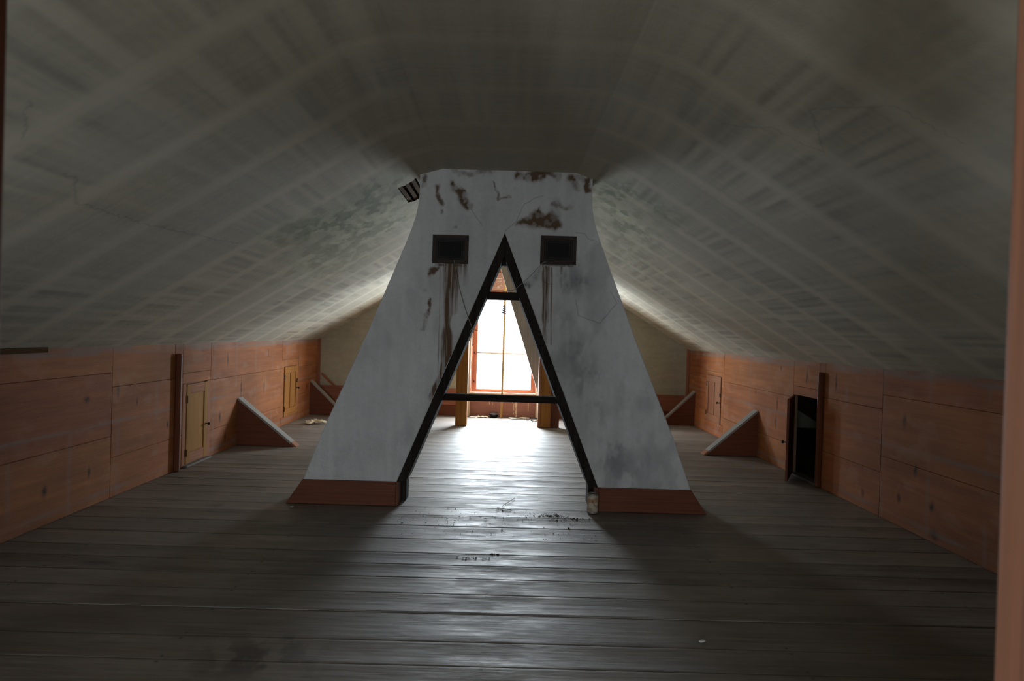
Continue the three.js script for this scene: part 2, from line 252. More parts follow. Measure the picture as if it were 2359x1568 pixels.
function ceilingTexture() {
  const span = CEIL_D1 - CEIL_D0, slopeLen = lengthAt(-0.95);
  const L = (p) => p.map(([x, d]) => [lengthAt(x), d]);
  const cracks = [[[0.965, 6.775], [1.231, 6.766], [1.498, 6.603]], [[1.1, 4.1], [1.238, 3.875], [1.26, 3.781], [1.42, 3.75], [1.476, 3.683], [1.3, 3.4], [1.457, 2.989], [1.711, 2.934]], [[2.046, 7.071], [2.202, 6.705], [2.4, 6.338], [2.389, 5.961]], [[-1.692, 2.77], [-1.84, 2.98]], [[-1.923, 3.394], [-1.92, 3.499], [-2.04, 3.718], [-2.049, 4.514], [-1.975, 5.766]], [[-1.313, 7.647], [-1.01, 7.554]], [[1.48, 6.6], [1.55, 6.5]]].map(L);
  const mold = [[-1.634, 6.28, 0.28, 0.4], [-1.528, 6.731, 0.3, 0.55], [-1.133, 6.348, 0.2, 0.5], [-0.976, 6.456, 0.14, 0.4], [-1.2, 7.0, 0.3, 0.6], [-1.394, 7.6, 0.4, 0.5], [-1.1, 8.0, 0.25, 0.4], [-1.9, 7.6, 0.3, 0.4], [-1.7, 8.6, 0.5, 0.35], [0.87, 6.77, 0.16, 0.9], [0.972, 6.347, 0.15, 0.5], [1.285, 6.5, 0.2, 0.5], [1.0, 7.2, 0.25, 0.6], [1.053, 8.2, 0.4, 0.45], [1.4, 9.4, 0.6, 0.35], [1.2, 7.6, 0.3, 0.4], [-0.98, 7.1, 0.1, 0.6]].map(([x, d, s, a]) => [lengthAt(x), d, s, a]);
  return colourTexture(2048, 1024, (u, v, c) => {
    const d = CEIL_D0 + u * span, t = v * CEIL_LEN, onSlope = 1 - smooth(slopeLen - 0.15, slopeLen + 0.55, Math.min(t, CEIL_LEN - t));
    const ph = (((d - 2.99) / 0.735) % 1 + 1) % 1, near = Math.min(ph, 1 - ph) * 0.735, jig = 0.02 * (fbm(t * 2, d * 0.3, 500, 2) - 0.5);
    const rafter = (1 - smooth(0.015, 0.13, near + jig)) * mix(0.35, 1, onSlope);                // paler dust where a rafter backs the plaster
    const lath = vn(t * 24 + 0.4 * vn(d * 0.8, t, 505), Math.floor((d - 2.99) / 0.735 + 1e-3) * 7.1 + d * 0.6, 510), lath2 = fbm(t * 42, d * 0.9, 520, 2), cross = fbm(t * 1.3, d * 30, 525, 2);
    const broad = fbm(t * 0.8, d * 0.7, 530, 4), fine = fbm(t * 30, d * 30, 540, 3);
    let k = 0.40 * (1 + 0.20 * (rafter - 0.3) * (0.6 + 0.8 * broad) + (0.40 * (lath - 0.5) + 0.22 * (lath2 - 0.5)) * mix(0.3, 0.85, onSlope) * (1 - 0.75 * rafter) * (0.35 + smooth(0.35, 0.65, fbm(t * 1.5, d * 1.1, 550, 3))) + 0.10 * (cross - 0.5) + 0.30 * (broad - 0.5) + 0.1 * (fine - 0.5));
    let r = k * 1.04, g = k * 0.955, b = k * 0.75;
    const warm = smooth(0.45, 0.7, fbm(t * 1.1 + 9, d * 0.6, 560, 3)); g *= 1 - 0.03 * warm; b *= 1 - 0.08 * warm;
    let m = 0; for (const [mt, md, s, a] of mold) { const q = ((t - mt) ** 2 + (d - md) ** 2 * 0.5) / (s * s); if (q < 5) m += a * Math.exp(-q * 0.8); }
    if (m > 0.02) { const spot = smooth(0.44, 0.60, fbm(t * 11, d * 5.5, 570, 5)), spot2 = smooth(0.5, 0.7, fbm(t * 34, d * 12, 575, 4)); const e = clamp(m * (0.95 * spot + 0.35 * spot2)) * 0.7; r *= 1 - e; g *= 1 - 0.9 * e; b *= 1 - 1.05 * e; const gr = 0.14 * clamp(m); r *= 1 - gr * 0.8; b *= 1 - gr * 1.2; }
    const jt = t + 0.04 * (fine - 0.5), jd = d + 0.05 * (lath2 - 0.5);
    for (const p of cracks) { const [e] = toLine(jt, jd, p); if (e < 0.009) { const q = 0.2 * (1 - smooth(0.002, 0.009, e)); r *= 1 - q; g *= 1 - q; b *= 1 - q; } }
    c[0] = r; c[1] = g; c[2] = b;
  });
}
M.ceiling = new THREE.MeshStandardMaterial({ map: ceilingTexture(), roughness: 0.93, bumpMap: bumped(9), bumpScale: 0.0012 });
{
  const depths = []; for (let d = CEIL_D0; d < CEIL_D1 + 1e-6;) { depths.push(d); d += d > 6.6 && d < 7.7 ? 0.03 : 0.12; } depths.push(CEIL_D1);
  // finer across the hole
  const across = []; profile.forEach((p, i) => { if (i) { const q = profile[i - 1], n = p[0] > -1.1 && p[0] < -0.7 ? 3 : 1; for (let k = 1; k <= n; k++) across.push([mix(q[0], p[0], k / n), mix(q[1], p[1], k / n), mix(q[2], p[2], k / n)]); } else across.push(p); });
  const W = across.length, pos = [], uv = [], idx = [], low = (x, d) => 0.006 * (fbm(x * 1.4, d * 1.2, 600, 3) - 0.5);
  depths.forEach((d) => across.forEach(([x, y, s]) => { pos.push(x, y + low(x, d), -d); uv.push((d - CEIL_D0) / (CEIL_D1 - CEIL_D0), s / CEIL_LEN); }));
  for (let j = 0; j + 1 < depths.length; j++) for (let i = 0; i + 1 < W; i++) {
    const cx = (across[i][0] + across[i + 1][0]) / 2, cd = (depths[j] + depths[j + 1]) / 2;
    if (inside(cx + 0.03 * (vn(cd * 22, cx * 22, 610) - 0.5), cd + 0.05 * (vn(cd * 18, cx * 30, 611) - 0.5), hole)) continue;
    const a = j * W + i; idx.push(a, a + W, a + 1, a + 1, a + W, a + W + 1);
  }
  const g = new THREE.BufferGeometry(); g.setAttribute('position', new THREE.Float32BufferAttribute(pos, 3)); g.setAttribute('uv', new THREE.Float32BufferAttribute(uv, 2)); g.setIndex(idx); g.computeVertexNormals();
  const ceiling = structure('ceiling', 'stained plaster attic ceiling with long slopes and a coved flat top', 'ceiling');
  part('plaster', g, M.ceiling, ceiling);
  for (let k = 0; k < 5; k++) {                                        // bare laths behind the fallen plaster
    const x = -1.0 + k * 0.052, y = FLAT - TAN * (-x - (HALF - (FLAT - KNEE) / TAN)) + 0.022 - (k > 3 ? 0.015 * (k - 3) : 0), l = new RoundedBoxGeometry(0.037, 0.008, 1.1, 1, 0.002);
    setUV(l, (px, py, pz) => [pz, px * 4 + k * 0.13]);
    const lm = part('lath', l, M.lath, ceiling); lm.position.set(x, y, -7.17); lm.rotation.z = Math.atan(TAN) * (k > 2 ? 0.7 : 1); lm.rotation.y = 0.006 * (k - 2);
  }
  // roof above and eaves behind the knee walls
  const eave = HALF + KNEE / TAN + 0.55;
  for (const s of [-1, 1]) {
    const roof = structure(s < 0 ? 'roof_left' : 'roof_right', s < 0 ? 'bare wooden underside of the roof above the slope with the hole' : 'bare wooden underside of the roof above the slope by the open door', 'roof');
    const ridge = [0, FLAT + 0.62], foot = [s * eave, ridge[1] - 0.61 * eave];
    part('roof_deck', prism([[0, ridge[1]], [foot[0], foot[1]], [foot[0], foot[1] + 0.12], [0, ridge[1] + 0.12]], REAR - 0.35, GABLE - REAR + 0.75), M.roofBoard, roof);
  }
}

// ------------------------------------------------------------------ floor: cupped boards across the attic
function floorTexture() {
  let lastD = -99, b = 0;
  return colourTexture(2048, 2048, (u, v, c) => {
    const x = (u - 0.5) * 6.8, d = REAR + v * (GABLE - REAR);
    if (d !== lastD) { lastD = d; b = 0; while (b < floorJoints.length - 1 && floorJoints[b + 1] < d) b++; }
    const tone = hash(b, 3, 700), tint = hash(b, 9, 701), g1 = fbm(x * 1.6 + b * 7.1, d * 34 + b * 3, 705, 4), g2 = fbm(x * 7 + b, d * 120, 710, 2), wear = fbm(x * 1.1, d * 1.4, 715, 4), fleck = fbm(x * 9, d * 14, 716, 4);
    let k = 0.20 * (1 + 0.5 * (g1 - 0.5) + 0.24 * (g2 - 0.5) + 0.5 * (wear - 0.5) + 0.28 * (tone - 0.5) + 0.3 * (fleck - 0.5));
    let r = k * 1.10, g = k * (0.94 + 0.04 * (tint - 0.5)), bl = k * (0.80 + 0.06 * (tint - 0.5));
    const kn = vn(x * 2.1 + 40 * tone, d * 4.3, 720); if (kn > 0.93) { const e = smooth(0.93, 0.985, kn) * 0.5; r *= 1 - e; g *= 1 - e; bl *= 1 - e; }
    const dust = 0.4 * smooth(0.5, 0.72, fbm(x * 3.5, d * 5, 725, 4)); r = mix(r, 0.145, dust); g = mix(g, 0.13, dust); bl = mix(bl, 0.115, dust);
    const scorch = Math.exp(-((x + 1.05 + 0.1 * (wear - 0.5)) ** 2 + ((d - 3.55) * 1.1) ** 2) / 0.07) * smooth(0.4, 0.62, fbm(x * 14, d * 9, 728, 4)) * 0.6; r *= 1 - scorch; g *= 1 - scorch; bl *= 1 - scorch;
    // nails along two joists
    for (const nx of [-0.06, 1.42, -1.5, 2.7, -2.75]) { const e = Math.abs(x - nx); if (e < 0.012 && b < floorJoints.length - 1) { const q = Math.min(d - floorJoints[b] - 0.03, floorJoints[b + 1] - d - 0.03); if (Math.hypot(e, q) < 0.009) { r *= 0.35; g *= 0.35; bl *= 0.35; } } }
    c[0] = r; c[1] = g; c[2] = bl;
  });
}
const floorJoints = [REAR];
{
  const known = [3.21, 3.5, 3.77, 4.16, 4.46, 4.75, 5.01, 5.27, 5.63, 6.02, 6.36, 6.66], r = rng(5);
  let d = REAR; while (d < 2.75) { d += 0.26 + 0.1 * r(); floorJoints.push(d); }
  floorJoints.push(...known); d = 6.66; while (d < GABLE - 0.5) { d += 0.24 + 0.13 * r(); floorJoints.push(d); } floorJoints.push(GABLE + 0.01);
}
const floorRough = greyTexture(1024, 1024, (x, y) => 0.53 + 0.42 * (0.38 * tile(x, y, 4, 9, 731) + 0.3 * tile(x, y, 11, 26, 732) + 0.2 * tile(x, y, 30, 90, 733) + 0.12 * tile(x, y, 90, 300, 734) - 0.5) + 0.05);
const floorBump = greyTexture(1024, 1024, (x, y) => 0.45 * tile(x, y, 5, 40, 741) + 0.25 * tile(x, y, 10, 110, 742) + 0.2 * tile(x, y, 24, 40, 743) + 0.1 * tile(x, y, 80, 260, 744));
floorRough.repeat.set(5, 10); floorBump.repeat.set(5, 12);
M.floor = new THREE.MeshPhysicalMaterial({ map: floorTexture(), roughness: 1, specularIntensity: 1.0, roughnessMap: floorRough, bumpMap: floorBump, bumpScale: 0.0022 });
{
  const floor = structure('floor', 'worn grey brown floor of wide cupped boards', 'floor');
  part('subfloor', box(-6.3, 6.3, -0.25, -0.035, REAR - 0.3, GABLE + 0.35), M.backing, floor);
  const r = rng(21), X0 = -HALF - 0.01, X1 = HALF + 0.01, NX = 24, ND = 10;
  const uvOf = (x, d) => [(x / 6.8) + 0.5, (d - REAR) / (GABLE - REAR)];
  for (let b = 0; b + 1 < floorJoints.length; b++) {
    const gap = 0.0015 + 0.0035 * r() * r(), d0 = floorJoints[b] + gap, d1 = floorJoints[b + 1] - gap, cup = 0.0015 + 0.0055 * r(), lift = 0.0015 * (r() - 0.5), tilt = 0.006 * (r() - 0.5), drift = 0.0 ;
    const pos = [], uv = [], idx = [], low = -0.03, seed = 800 + b;
    const profileTop = (k) => { const t = k / ND, e = Math.min(t, 1 - t) * (d1 - d0); return -cup * (1 - Math.pow(2 * t - 1, 2)) + cup * 0.5 + tilt * (t - 0.5) - 0.003 * Math.exp(-e / 0.004); };
    for (let i = 0; i <= NX; i++) { const x = mix(X0, X1, i / NX); for (let k = 0; k <= ND; k++) { const d = mix(d0, d1, (1 - Math.cos(Math.PI * k / ND)) / 2); const y = lift + profileTop((d - d0) / (d1 - d0) * ND) + 0.0022 * (fbm(x * 0.9, b * 5.3 + k * 0.08, seed, 2) - 0.5); pos.push(x, y, -d); uv.push(...uvOf(x, d)); } }
    for (let i = 0; i < NX; i++) for (let k = 0; k < ND; k++) { const a = i * (ND + 1) + k, q = a + ND + 1; idx.push(a, q, a + 1, a + 1, q, q + 1); }
    // long edges
    for (const k of [0, ND]) { const base = pos.length / 3; for (let i = 0; i <= NX; i++) { const a = (i * (ND + 1) + k) * 3; pos.push(pos[a], pos[a + 1], pos[a + 2], pos[a], low, pos[a + 2]); const q = uvOf(pos[a], -pos[a + 2]); uv.push(...q, ...q); } for (let i = 0; i < NX; i++) { const a = base + 2 * i; if (k) idx.push(a, a + 2, a + 1, a + 1, a + 2, a + 3); else idx.push(a, a + 1, a + 2, a + 1, a + 3, a + 2); } }
    const g = new THREE.BufferGeometry(); g.setAttribute('position', new THREE.Float32BufferAttribute(pos, 3)); g.setAttribute('uv', new THREE.Float32BufferAttribute(uv, 2)); g.setIndex(idx); g.computeVertexNormals();
    part('floor_board', g, M.floor, floor);
  }
}

// ------------------------------------------------------------------ knee walls
function kneeWall(side, sections, material, name, label, open) {
  const wall = structure(name, label, 'wall'), s = side, uvw = (x, y, z) => [(-z - 0.5) / 13.5, y / 1.32];
  const x0 = s * (HALF + 0.022), x1 = s * HALF, xb = s * (HALF + 0.045), xi = s * (HALF + 0.0225), top = KNEE + 0.03;
  // frame behind the boards, with the opening of the open door left free
  const pieces = open ? [[REAR - 0.3, open[0], -0.03, top], [open[1], GABLE + 0.1, -0.03, top], [open[0], open[1], open[2], top]] : [[REAR - 0.3, GABLE + 0.1, -0.03, top]];
  for (const [a, b, c, d] of pieces) part('wall_frame', box(xb, xi, c, d, a, b), M.backing, wall);
  for (const q of sections) {
    const edges = [q.from ?? 0.001, ...q.joints.filter((j) => j > (q.from ?? 0) + 0.01), KNEE + 0.012];
    for (let i = 0; i + 1 < edges.length; i++) {
      if (q.skip && edges[i] >= q.skip[0] - 0.01 && edges[i + 1] <= q.skip[1] + 0.12) continue;
      const proud = 0.003 * hash(i, Math.round(q.d0 * 100), 77), g = box(x0, x1 - s * proud, edges[i] + 0.0012, edges[i + 1] - 0.0012, q.d0 + 0.0015, q.d1 - 0.0015, 0.003);
      part('board', setUV(g, uvw), material, wall);
    }
    if (q.skip) {                                                       // boards beside and over the small far door
      const a = q.d0 + 0.12, b = q.d1 - 0.12;
      for (const [e0, e1, f0, f1] of [[q.d0, a, q.skip[0], 0.99], [b, q.d1, q.skip[0], 0.99], [a, b, q.skip[1] + 0.002, 0.99]]) part('board', setUV(box(x0, x1, f0 + 0.0012, f1 - 0.0012, e0 + 0.0015, e1 - 0.0015, 0.003), uvw), material, wall);
    }
  }
  return wall;
}
const leftWall = kneeWall(-1, LEFT_WALL, M.wallLeft, 'wall_left', 'orange brown knee wall of wide boards holding the closed yellow door', null);
const rightWall = kneeWall(1, RIGHT_WALL, M.wallRight, 'wall_right', 'orange brown knee wall of wide boards holding the open dark doorway', [8.17, 8.86, 0.9]);

function woodUV(g, along) { return setUV(g, (x, y, z) => along === 'x' ? [x, y * 1.7 - z * 1.7] : along === 'y' ? [y, x * 1.7 - z * 1.7] : [z, y * 1.7 + x * 1.7]); }
const trimNames = []; function trim(label, geometry, material) { const m = shade(new THREE.Mesh(geometry, material)); m.name = 'trim_' + (trimNames.push(1)); m.userData = { kind: 'structure', label, category: 'trim' }; scene.add(m); return m; }
for (const s of [-1, 1]) {                                              // round-headed battens before the doors
  const d0 = s < 0 ? 7.90 : 8.02, h = 1.19, g = new RoundedBoxGeometry(0.06, h, 0.05, 3, 0.02).translate(s * (HALF - 0.03), h / 2, -(d0 + 0.025));
  trim(s < 0 ? 'tall dark batten standing on the wall next to the yellow cupboard door' : 'tall dark batten standing on the wall next to the open doorway', woodUV(g, 'y'), M.redWood);
}
// posts in the far corners, strip of bare wood above the boards near the camera
trim('upright corner strip where the far gable meets the wall with the yellow door', woodUV(box(-HALF, -HALF + 0.05, 0, KNEE + 0.02, GABLE - 0.05, GABLE - 0.005, 0.004), 'y'), M.redBoard);
trim('upright corner strip where the far gable meets the wall with the open door', woodUV(box(HALF, HALF - 0.05, 0, KNEE + 0.02, GABLE - 0.05, GABLE - 0.005, 0.004), 'y'), M.redBoard);
trim('bare brown lath along the top of the boards where ceiling plaster has broken off', woodUV(box(-HALF + 0.001, -HALF + 0.035, KNEE - 0.025, KNEE + 0.012, 3.2, 5.65, 0.003), 'z'), M.lath);

// ------------------------------------------------------------------ cupboard doors in the knee walls
function doorLeaf(parent, w, h, m, panels) {                            // leaf in its own axes: x along the width, y up, z towards the room
  const S = panels === 2 ? 0.075 : 0.085, T = 0.026, make = (x0, x1, y0, y1, z0, z1, r = 0.003) => new RoundedBoxGeometry(x1 - x0, y1 - y0, z1 - z0, 1, r).translate((x0 + x1) / 2, (y0 + y1) / 2, (z0 + z1) / 2);
  part('stile', woodUV(make(0, S, 0, h, 0, T), 'y'), m.stile, parent);
  part('stile', woodUV(make(w - S, w, 0, h, 0, T), 'y'), m.stile, parent);
  part('rail', woodUV(make(S + 0.001, w - S - 0.001, h - 0.10, h, 0, T - 0.001), 'x'), m.rail, parent);
  part('rail', woodUV(make(S + 0.001, w - S - 0.001, 0, 0.115, 0, T - 0.001), 'x'), m.rail, parent);
  if (panels === 2) part('muntin', woodUV(make(w / 2 - 0.035, w / 2 + 0.035, 0.116, h - 0.101, 0, T - 0.001), 'y'), m.stile, parent);
  const bays = panels === 2 ? [[S, w / 2 - 0.035], [w / 2 + 0.035, w - S]] : [[S, w - S]];
  for (const [a, b] of bays) part('panel', woodUV(make(a - 0.001, b + 0.001, 0.114, h - 0.099, 0.002, 0.016), 'y'), m.panel, parent);
}
function knob(parent, x, y, z) {
  const g = new THREE.LatheGeometry([[0, 0], [0.011, 0], [0.011, 0.004], [0.006, 0.006], [0.0055, 0.02], [0.013, 0.026], [0.0165, 0.035], [0.014, 0.044], [0.006, 0.049], [0, 0.05]].map((p) => new THREE.Vector2(...p)), 18).rotateX(Math.PI / 2);
  const k = part('knob', g, M.darkMetal, parent); k.position.set(x, y, z); return k;
}
function hinge(parent, x, y, z) { const g = mergeGeometries([new THREE.CylinderGeometry(0.0055, 0.0055, 0.075, 10).translate(0, 0, 0.003), new THREE.BoxGeometry(0.014, 0.07, 0.003).translate(0.008, 0, 0)]); const k = part('hinge', g, M.darkMetal, parent); k.position.set(x, y, z); }
function placeDoor(n, label, side, d0, y0, turn = 0) {                  // on the left wall a leaf's x runs away from the camera, on the right wall towards it
  const g = structure('door_' + n, label, 'door'); g.position.set(side * (HALF + 0.012), y0, -d0); g.rotation.y = (side < 0 ? Math.PI / 2 : -Math.PI / 2) + turn; return g;
}
{
  const local = (x0, x1, y0, y1, z0, z1) => new RoundedBoxGeometry(x1 - x0, y1 - y0, z1 - z0, 1, 0.003).translate((x0 + x1) / 2, (y0 + y1) / 2, (z0 + z1) / 2);
  const a = placeDoor(1, 'closed yellow wood cupboard door with one tall panel and pinkish rails', -1, 8.20, 0.025);
  doorLeaf(a, 0.56, 0.835, { stile: M.yellowWood, rail: M.pinkRail, panel: M.yellowWood }, 1);
  hinge(a, 0.0, 0.68, 0.026); hinge(a, 0.0, 0.12, 0.026); knob(a, 0.522, 0.37, 0.026);
  part('jamb', woodUV(local(-0.098, -0.003, -0.023, 0.843, -0.005, 0.018), 'y'), M.pinkRail, a);
  part('jamb', woodUV(local(0.563, 0.668, -0.023, 0.843, -0.005, 0.018), 'y'), M.pinkRail, a);
  part('threshold', woodUV(local(-0.06, 0.62, -0.024, -0.004, -0.005, 0.06), 'x'), M.greyPlank, a);
  const b = placeDoor(2, 'small closed two-panel cupboard door with dark knob on the wall with the yellow door', -1, 11.826, 0.128);
  doorLeaf(b, 0.71, 0.755, { stile: M.orangePost, rail: M.orangePost, panel: M.orangePost }, 2);
  hinge(b, 0.0, 0.6, 0.026); hinge(b, 0.0, 0.12, 0.026); knob(b, 0.675, 0.40, 0.026);
  part('latch', local(0.672, 0.70, 0.49, 0.55, 0.026, 0.036), M.darkMetal, b);
  const c = placeDoor(3, 'narrow plank door swung open beside a pitch dark doorway', 1, 8.855, 0.02, -0.433);
  doorLeaf(c, 0.685, 0.87, { stile: M.redWood, rail: M.redWood, panel: M.redWood }, 1);
  hinge(c, 0.0, 0.7, 0.026); hinge(c, 0.0, 0.14, 0.026); knob(c, 0.645, 0.41, 0.026);
  const e = placeDoor(4, 'small closed two-panel cupboard door with dark knob on the wall with the open door', 1, 12.625, 0.203);
  doorLeaf(e, 0.80, 0.72, { stile: M.brownWood, rail: M.brownWood, panel: M.brownWood }, 2);
  hinge(e, 0.0, 0.58, 0.026); hinge(e, 0.0, 0.12, 0.026); knob(e, 0.755, 0.33, 0.026);
  part('latch', local(0.77, 0.795, 0.42, 0.47, 0.026, 0.036), M.darkMetal, e);
}
trim('brown threshold board at the foot of the dark open doorway', woodUV(box(HALF - 0.02, HALF + 0.10, 0.003, 0.022, 8.175, 8.85, 0.003), 'z'), M.greyPlank);

// ------------------------------------------------------------------ far gable with its window
function wallShape(d0, thick, holes, inner) {
  const eave = HALF + KNEE / TAN + 0.5, s = new THREE.Shape();
  const ridge = FLAT + 0.68, low = ridge - 0.61 * eave;
  s.moveTo(-eave, -0.2); s.lineTo(eave, -0.2); s.lineTo(eave, low); s.lineTo(0, ridge); s.lineTo(-eave, low); s.closePath();
  for (const [x0, x1, y0, y1] of holes) { const h = new THREE.Path(); h.moveTo(x0, y0); h.lineTo(x0, y1); h.lineTo(x1, y1); h.lineTo(x1, y0); h.closePath(); s.holes.push(h); }
  return new THREE.ExtrudeGeometry(s, { depth: thick, bevelEnabled: false }).translate(0, 0, -d0 - thick);
}
const gablePlaster = colourTexture(512, 256, (u, v, c) => {
  const x = u * 7, y = v * 3.5, k = 0.40 * (1 + 0.35 * (fbm(x * 1.5, y * 1.5, 610, 5) - 0.5) + 0.2 * (fbm(x * 4, y * 24, 620, 3) - 0.5) + 0.15 * (fbm(x * 20, y * 20, 630, 3) - 0.5));
  c[0] = k; c[1] = k * 0.90; c[2] = k * 0.66;
}, true);
gablePlaster.repeat.set(1 / 7, 1 / 3.5);
M.gable = new THREE.MeshStandardMaterial({ map: gablePlaster, roughness: 0.92, bumpMap: bumped(1), bumpScale: 0.005 });
const dripMap = colourTexture(512, 256, (u, v, c) => {                 // red-brown board under the window with runs of pale paint
  const x = (u - 0.5) * 1.3, y = v * 0.48, g = 0.5 * fbm(x * 3, y * 90, 640, 3) + 0.5 * fbm(x * 2, y * 4, 645, 3); let k = 0.75 + 0.5 * (g - 0.5);
  let r = 0.36 * k, gr = 0.13 * k, b = 0.075 * k, s = 0;
  for (const [dx, top, end, w] of [[-0.48, 0.48, 0.27, 0.006], [-0.235, 0.48, 0.22, 0.009], [-0.18, 0.44, 0.21, 0.005], [-0.33, 0.48, 0.40, 0.006], [0.24, 0.48, 0.0, 0.024], [0.20, 0.48, 0.05, 0.007], [0.17, 0.48, 0.25, 0.005], [0.44, 0.48, 0.30, 0.006], [0.455, 0.40, 0.12, 0.008], [0.49, 0.48, 0.36, 0.006], [0.60, 0.48, 0.31, 0.005], [-0.05, 0.48, 0.38, 0.005], [0.1, 0.48, 0.34, 0.004]]) {
    const e = Math.abs(x - dx + 0.006 * (fbm(x * 20, y * 30, 650, 2) - 0.5)); if (y <= top && y >= end) s = Math.max(s, (1 - smooth(w * 0.5, w, e)) * smooth(0.3, 0.5, fbm(x * 40, y * 20, 655, 3) + 0.12));
  }
  c[0] = mix(r, 0.62, s); c[1] = mix(gr, 0.42, s); c[2] = mix(b, 0.24, s);
});
{
  const wall = structure('wall_back', 'far gable wall of olive plaster over a red brown wooden dado', 'wall');
  part('plaster', wallShape(GABLE, 0.2, [[-0.57, 0.57, 0.425, 2.17]]), M.gable, wall);
  const inner = HALF - 0.06;
  for (const [a, b] of [[-inner, -2.0], [-2.0, -0.66], [0.66, 2.0], [2.0, inner]]) { part('dado_board', woodUV(box(a + 0.001, b - 0.001, 0.19, 0.478, GABLE - 0.018, GABLE + 0.0, 0.003), 'x'), M.redBoard, wall); part('dado_board', woodUV(box(a + 0.001, b - 0.001, 0.003, 0.188, GABLE - 0.024, GABLE + 0.0, 0.003), 'x'), M.redWood, wall); }
  const g = box(-0.65, 0.65, 0.003, 0.405, GABLE - 0.02, GABLE, 0.003); setUV(g, (x, y) => [x / 1.3 + 0.5, y / 0.48]);
  part('apron_board', g, new THREE.MeshStandardMaterial({ map: dripMap, roughness: 0.5 }), wall);
  part('header_board', woodUV(box(-0.66, 0.66, 2.245, 2.56, GABLE - 0.02, GABLE, 0.003), 'x'), M.pinkPaint, wall);
  part('header_board', woodUV(box(-0.66, 0.66, 2.563, FLAT - 0.01, GABLE - 0.022, GABLE, 0.003), 'x'), M.brownWood, wall);
  // flaking paint on the header
  for (const [x, y, w, h, t] of [[-0.13, 2.455, 0.10, 0.012, 0], [-0.12, 2.41, 0.08, 0.010, 0.1], [-0.11, 2.33, 0.09, 0.010, 0.5], [-0.14, 2.295, 0.05, 0.012, 0.1]]) { const f = part('paint_flake', new RoundedBoxGeometry(w, h, 0.006, 1, 0.002), M.flake ??= new THREE.MeshStandardMaterial({ color: new THREE.Color(0.7, 0.6, 0.48), roughness: 0.8 }), wall); f.position.set(x, y, -(GABLE - 0.022)); f.rotation.z = t; }
}
function sashWindow(n, label, x0, x1, y0, y1, d, cols, rows, stile, m, bar, railRow) {
  const g = structure('window_' + n, label, 'window'), T = 0.035, put = (name, a, b, c, e, f, h, along, mat = m) => part(name, woodUV(box(a, b, c, e, f, h, 0.002), along), mat, g);
  put('sash_stile', x0 - stile, x0, y0 - stile, y1 + stile, d, d + T, 'y'); put('sash_stile', x1, x1 + stile, y0 - stile, y1 + stile, d, d + T, 'y');
  put('sash_rail', x0, x1, y0 - stile * 0.7, y0, d, d + T, 'x'); put('sash_rail', x0, x1, y1, y1 + stile * 0.7, d, d + T, 'x');
  const cw = (x1 - x0) / cols, rh = (y1 - y0) / rows;
  for (let i = 1; i < cols; i++) put('muntin', x0 + i * cw - bar / 2, x0 + i * cw + bar / 2, y0, y1, d + 0.012, d + 0.022, 'y', M.muntin);
  for (let j = 1; j < rows; j++) { const t = j === railRow ? 0.026 : bar; put(j === railRow ? 'meeting_rail' : 'muntin', x0, x1, y0 + j * rh - t / 2, y0 + j * rh + t / 2, d + (j === railRow ? 0.0 : 0.010), d + 0.024, 'x', j === railRow ? M.paleRail : M.muntin); }
  for (let i = 1; i < cols; i++) for (let j = 1; j < rows; j++) { const k = part('solder_joint', new THREE.OctahedronGeometry(0.011, 0), M.joint, g); k.position.set(x0 + i * cw, y0 + j * rh, -(d + 0.012)); }
  for (let i = 0; i < cols; i++) for (let j = 0; j < rows; j++) { const p = part('pane', new THREE.PlaneGeometry(cw, rh), M.glass, g); p.position.set(x0 + (i + 0.5) * cw, y0 + (j + 0.5) * rh, -(d + 0.018)); }
  return g;
}
M.muntin = new THREE.MeshStandardMaterial({ color: new THREE.Color(0.75, 0.72, 0.68), roughness: 0.5 });
M.joint = new THREE.MeshStandardMaterial({ color: new THREE.Color(0.20, 0.11, 0.08), roughness: 0.6 });
M.paleRail = wood([0.62, 0.46, 0.33], 415, 0.5, 0.15);
M.windowRed = wood([0.37, 0.135, 0.075], 416, 0.5, 0.25);
M.litCasing = wood([0.72, 0.52, 0.36], 417, 0.5, 0.15);  // near-white: window light on side casings and sill put into the colour
{
  const w = sashWindow(1, 'bright small-paned sash window in the far gable', -0.479, 0.486, 0.489, 2.09, GABLE + 0.04, 4, 5, 0.085, M.windowRed, 0.006, 2);
  const add = (name, a, b, c, e, f, h, along, mat) => part(name, woodUV(box(a, b, c, e, f, h, 0.003), along), mat, w);
  add('casing', -0.655, -0.585, 0.003, 2.24, GABLE - 0.075, GABLE + 0.0, 'y', M.litCasing); add('casing', 0.585, 0.655, 0.003, 2.24, GABLE - 0.075, GABLE + 0.0, 'y', M.litCasing);
  add('reveal', -0.585, -0.565, 0.43, 2.17, GABLE - 0.03, GABLE + 0.2, 'y', M.windowRed); add('reveal', 0.565, 0.585, 0.43, 2.17, GABLE - 0.03, GABLE + 0.2, 'y', M.windowRed);
  add('casing', -0.655, 0.655, 2.17, 2.242, GABLE - 0.03, GABLE + 0.2, 'x', M.windowRed);
  add('sill', -0.60, 0.60, 0.405, 0.432, GABLE - 0.07, GABLE + 0.2, 'x', M.litCasing);
  const c = part('sash_catch', new RoundedBoxGeometry(0.02, 0.035, 0.02, 1, 0.004), M.darkMetal, w); c.position.set(-0.525, 0.62, -(GABLE + 0.03));
  const c2 = part('sash_catch', new RoundedBoxGeometry(0.02, 0.035, 0.02, 1, 0.004), M.darkMetal, w); c2.position.set(-0.525, 1.13, -(GABLE + 0.03));
}
